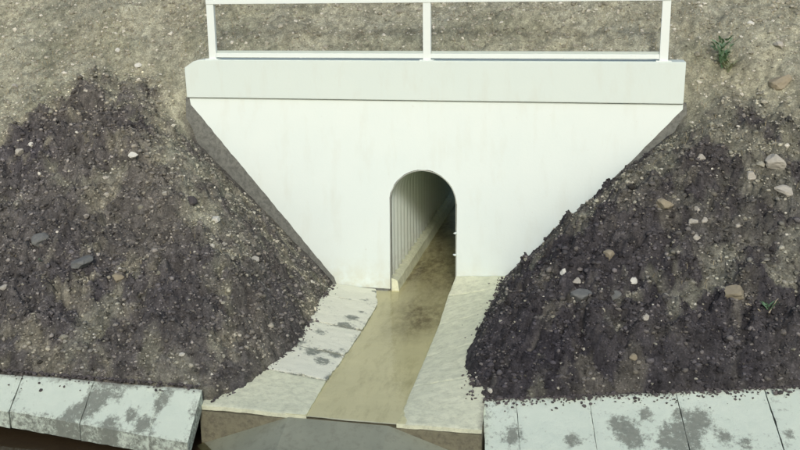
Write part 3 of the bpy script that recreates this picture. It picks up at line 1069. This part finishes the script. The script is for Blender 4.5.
# ------------------------------------------------------------------ single stones and clods one can pick out
STONES = [
    # px, py, width in px, material, label
    (215, 221, 9, 'stone_pale', 'square white stone on the dark slope left of the wall'),
    (133, 156, 9, 'stone_pale', 'flat white stone high on the dark left slope'),
    (165, 194, 6, 'stone_pale', 'small pale stone up and left of the square white stone'),
    (106, 179, 7, 'stone_pale', 'upper of two close pale stones on the left slope'),
    (107, 196, 7, 'stone_pale', 'lower of two close pale stones on the left slope'),
    (118, 280, 13, 'stone_tan', 'beige clod in the lower middle of the dark left slope'),
    (223, 245, 7, 'stone_pale', 'pale pebble just below the square white stone'),
    (255, 261, 9, 'stone_pale', 'pale stone low on the left slope near the wall edge'),
    (20, 153, 10, 'stone_pale', 'pale stone at the left border where dark earth meets brown fill'),
    (32, 146, 8, 'stone_pale', 'white stone at the top of the dark earth by the left border'),
    (191, 202, 15, 'stone_dark', 'big black clod on the left slope beside the wall edge'),
    (83, 265, 20, 'stone_grey', 'flat grey stone half sunk in the left slope'),
    (40, 243, 18, 'stone_grey', 'dull grey lump near the left border of the dark slope'),
    (4, 288, 8, 'stone_pale', 'pale stone at the far left border, halfway up the dark slope'),
    (138, 66, 7, 'stone_pale', 'white pebble alone on the brown fill left of the coping'),
    (118, 51, 6, 'stone_pale', 'small white pebble on the brown fill, highest at left'),
    (15, 87, 7, 'stone_pale', 'pale pebble on the brown fill at the left border'),
    (700, 160, 11, 'stone_pale', 'pale stone on the right slope below the coping end'),
    (751, 177, 13, 'stone_pale', 'pale pointed stone high on the right slope'),
    (783, 194, 18, 'stone_pale', 'largest pale stone, at the right border of the slope'),
    (776, 164, 20, 'stone_pale', 'broad dusty stone above the largest pale stone at right'),
    (697, 210, 7, 'stone_pale', 'topmost of a small cluster of pale pebbles on the right slope'),
    (693, 223, 9, 'stone_pale', 'left pebble of the pale cluster on the right slope'),
    (704, 221, 8, 'stone_pale', 'right pebble of the pale cluster on the right slope'),
    (697, 238, 10, 'stone_pale', 'lowest stone of the pale cluster on the right slope'),
    (564, 273, 8, 'stone_pale', 'white stone near the foot of the white wall at right'),
    (577, 282, 9, 'stone_pale', 'pale stone just below the white one at the wall foot'),
    (633, 282, 9, 'stone_pale', 'white stone in the middle of the dark right slope'),
    (734, 295, 14, 'stone_tan', 'tan block beside the green sprig on the right slope'),
    (614, 297, 12, 'stone_grey', 'grey lump in the middle of the dark right slope'),
    (609, 257, 12, 'stone_tan', 'tan clod on the upper right slope near the wall edge'),
    (665, 206, 18, 'stone_tan', 'large tan clod in the upper middle of the right slope'),
    (580, 300, 24, 'stone_grey', 'flat grey stone low on the right slope near the channel'),
    (780, 84, 20, 'stone_tan', 'yellowish stone on the brown fill near the right border'),
    (778, 46, 10, 'stone_pale', 'pale stone on the brown fill above the yellowish one'),
    (750, 24, 7, 'stone_pale', 'small white pebble on the brown fill, highest at right'),
    (645, 318, 8, 'stone_pale', 'pale flake low in the dark right slope above the slabs'),
    (633, 358, 8, 'stone_tan', 'small tan stone at the foot of the right slope above the slabs'),
]


def stone_mesh(rad, mat, seed, boxy=False):
    import bmesh
    bm = bmesh.new()
    bmesh.ops.create_icosphere(bm, subdivisions=3, radius=1.0)
    rs = np.random.default_rng(seed)
    off = rs.uniform(0, 50, 3)
    cuts = rs.normal(size=(7, 3)) * np.array([1, 1, 1.0])
    cuts /= np.linalg.norm(cuts, axis=1, keepdims=True)
    lim = rs.uniform(0.45, 0.8, 7)
    if boxy:
        cuts = np.array([(1, 0, 0), (-1, 0, 0), (0, 1, 0), (0, -1, 0), (0, 0, 1), (0, 0, -1), (.6, .6, .5)], float)
        lim = np.array([.66, .66, .62, .62, .58, .58, .9])
    sc = np.array([rs.uniform(0.9, 1.1), rs.uniform(0.7, 1.0), rs.uniform(0.55, 0.8)])
    for v in bm.verts:
        p = np.array(v.co)
        for cdir, l_ in zip(cuts, lim):
            d = p.dot(cdir)
            if d > l_:
                p = p - cdir * (d - l_)
        nn = float(fbm(p[0] * 1.0 + off[0], p[1] + p[2] * 1.7 + off[1], 1.6, 3, seed)) - 0.5
        n3 = float(fbm(p[0] + off[2], p[1] - p[2] * 1.3, 4.5, 2, seed + 5)) - 0.5
        p = p * (1 + 0.34 * nn + 0.13 * n3) * sc * rad
        v.co = p
    me = bpy.data.meshes.new('stone')
    bm.to_mesh(me)
    bm.free()
    me.materials.append(MATS[mat])
    return me


for i, (px_, py_, wpx, mat, lab) in enumerate(STONES):
    p = hit_ground(px_, py_)
    dist = np.dot(p - CAM, fw)
    rad = 0.5 * wpx * dist / FPX * 1.12 * (1.4 if ('square white stone on' in lab or 'block' in lab) else 1.0)
    if 'white' in lab and mat == 'stone_pale' and 'below the white' not in lab and 'below the square white' not in lab and 'left of the square white' not in lab:
        mat = 'stone_white'
    nm = 'earth_clod' if 'clod' in lab else ('pebble' if 'pebble' in lab else 'stone')
    o = link(nm, stone_mesh(rad, mat, 900 + i, 'square' in lab or 'block' in lab), None, (p[0], p[1], p[2] + rad * 0.22))
    o.rotation_euler = (random.uniform(0.2, 0.7), random.uniform(-0.3, 0.3), random.uniform(-0.6, 0.6))
    tag(o, lab, 'clod' if nm == 'earth_clod' else 'stone', 'loose stones on the slopes')


# ------------------------------------------------------------------ small plants
def blade(p0, d, up, ln, wd, segs=4, bend=0.5):
    """one curved leaf blade as a list of verts and quads"""
    d = np.array(d, float) / np.linalg.norm(d)
    s = np.cross(d, (0, 0, 1.0))
    if np.linalg.norm(s) < 0.05:
        s = np.array([1.0, 0, 0])
    s /= np.linalg.norm(s)
    V = []
    for i in range(segs + 1):
        f = i / segs
        c = np.array(p0) + d * ln * f * (1 - 0.25 * f * bend) + np.array([0, 0, up * ln * (f - bend * f * f)])
        w_ = wd * (math.sin(math.pi * (0.12 + 0.88 * f)) * 0.9 + 0.05)
        V += [c - s * w_, c + np.array([0, 0, -0.15 * w_]), c + s * w_]
    F = []
    for i in range(segs):
        a = i * 3
        F += [(a, a + 1, a + 4, a + 3), (a + 1, a + 2, a + 5, a + 4)]
    return V, F


def plant(name, px_, py_, label, n, ln, wd, mat, up=0.9, spread=1.0, seed=1, at=None, stem_h=0.0):
    rs = random.Random(seed)
    p = np.array(at) if at is not None else hit_ground(px_, py_)
    p = p + np.array([0, 0, -0.015])
    root = thing(name, tuple(p), label, 'plant')
    VV, FF = [], []
    for i in range(max(2, n // 5) if stem_h else 0):
        a = rs.uniform(0, 6.28)
        tip = (math.cos(a) * 0.25 * stem_h, math.sin(a) * 0.25 * stem_h, stem_h * rs.uniform(0.7, 1.0))
        r = 0.004
        b = len(VV)
        for k in range(4):
            q = k * math.pi / 2
            VV.append((r * math.cos(q), r * math.sin(q), -0.02))
        for k in range(4):
            q = k * math.pi / 2
            VV.append((tip[0] + r * .5 * math.cos(q), tip[1] + r * .5 * math.sin(q), tip[2]))
        FF += [(b + k, b + (k + 1) % 4, b + 4 + (k + 1) % 4, b + 4 + k) for k in range(4)]
    if VV:
        link('stem', pydata('stem', VV, FF, mat), root)
    for i in range(n):
        a = rs.uniform(0, 6.28)
        h0 = rs.uniform(0.15, 1.0) * stem_h
        st = (rs.uniform(-1, 1) * 0.02 * spread + math.cos(a) * 0.2 * h0, rs.uniform(-1, 1) * 0.02 * spread + math.sin(a) * 0.2 * h0, h0)
        V, F = blade(st, (math.cos(a), math.sin(a), rs.uniform(0.1, 0.5)), up * rs.uniform(0.6, 1.2), ln * rs.uniform(0.55, 1.1), wd * rs.uniform(0.7, 1.2), bend=rs.uniform(0.4, 0.9))
        link('leaf', pydata('leaf', V, F, mat, smooth=True), root)


plant('weed', 722, 68, 'leafy green weed on the brown fill right of the railing', 60, 0.15, 0.024, 'leaf_green', 0.7, 3.0, 3, stem_h=0.44)
plant('weed', 728, 72, 'small grey green weed leaning against the leafy green one', 36, 0.16, 0.018, 'leaf_pale', 0.7, 2.6, 5, stem_h=0.16)
plant('grass_tuft', 768, 308, 'small green sprig between twigs on the dark right slope', 16, 0.17, 0.014, 'leaf_green', 0.9, 1.4, 8)
plant('weed', 294, 216, 'pale dry weed against the left sloping edge of the white wall', 14, 0.11, 0.009, 'leaf_pale', 1.2, 1.2, 9, stem_h=0.16)
plant('weed', 622, 160, 'tiny dark weed against the right sloping edge of the white wall', 9, 0.06, 0.009, 'leaf_green', 1.2, 1.0, 12, stem_h=0.14)
plant('grass_tuft', 38, 261, 'faint green tuft on the dark slope near the left border', 9, 0.09, 0.007, 'leaf_green', 0.8, 1.2, 15)
plant('grass_tuft', 664, 12, 'dry grass tuft on the fill behind the right railing post', 12, 0.14, 0.005, 'straw', 1.1, 1.4, 18)


def twig(pa, pb, label):
    a, b = hit_ground(*pa), hit_ground(*pb)
    a = a + np.array([0, 0, 0.018])
    b = b + np.array([0, 0, 0.02])
    V, F = [], []
    ax = (b - a) / np.linalg.norm(b - a)
    s = np.cross(ax, (0, 0, 1.0)); s /= np.linalg.norm(s)
    u = np.cross(s, ax)
    n = 6
    for i in range(n + 1):
        f = i / n
        c = a + (b - a) * f + u * 0.012 * math.sin(f * 3.1) + s * random.uniform(-.006, .006)
        r = 0.013 * (1 - 0.5 * f)
        for k in range(6):
            q = k * math.pi / 3
            V.append(c + r * (math.cos(q) * s + math.sin(q) * u))
    F = [(i * 6 + k, i * 6 + (k + 1) % 6, (i + 1) * 6 + (k + 1) % 6, (i + 1) * 6 + k) for i in range(n) for k in range(6)] + [tuple(range(5, -1, -1)), tuple(n * 6 + k for k in range(6))]
    o = link('twig', pydata('twig', V, F, 'twig', tuple(a), smooth=True), None, tuple(a))
    tag(o, label, 'twig', 'twigs on the right slope')


twig((747, 305), (766, 317), 'pale twig sloping down right, below the green sprig')
twig((768, 316), (778, 300), 'pale twig slanting up right of the green sprig')

# two lumps of mortar left on the right jamb of the mouth
for k, z in enumerate((1.02, 0.66)):
    me = stone_mesh(0.034, 'wall_paint', 77 + k)
    lo = link('mortar_lump', me, pipe)
    lo.location = (0.525, -0.02, z)
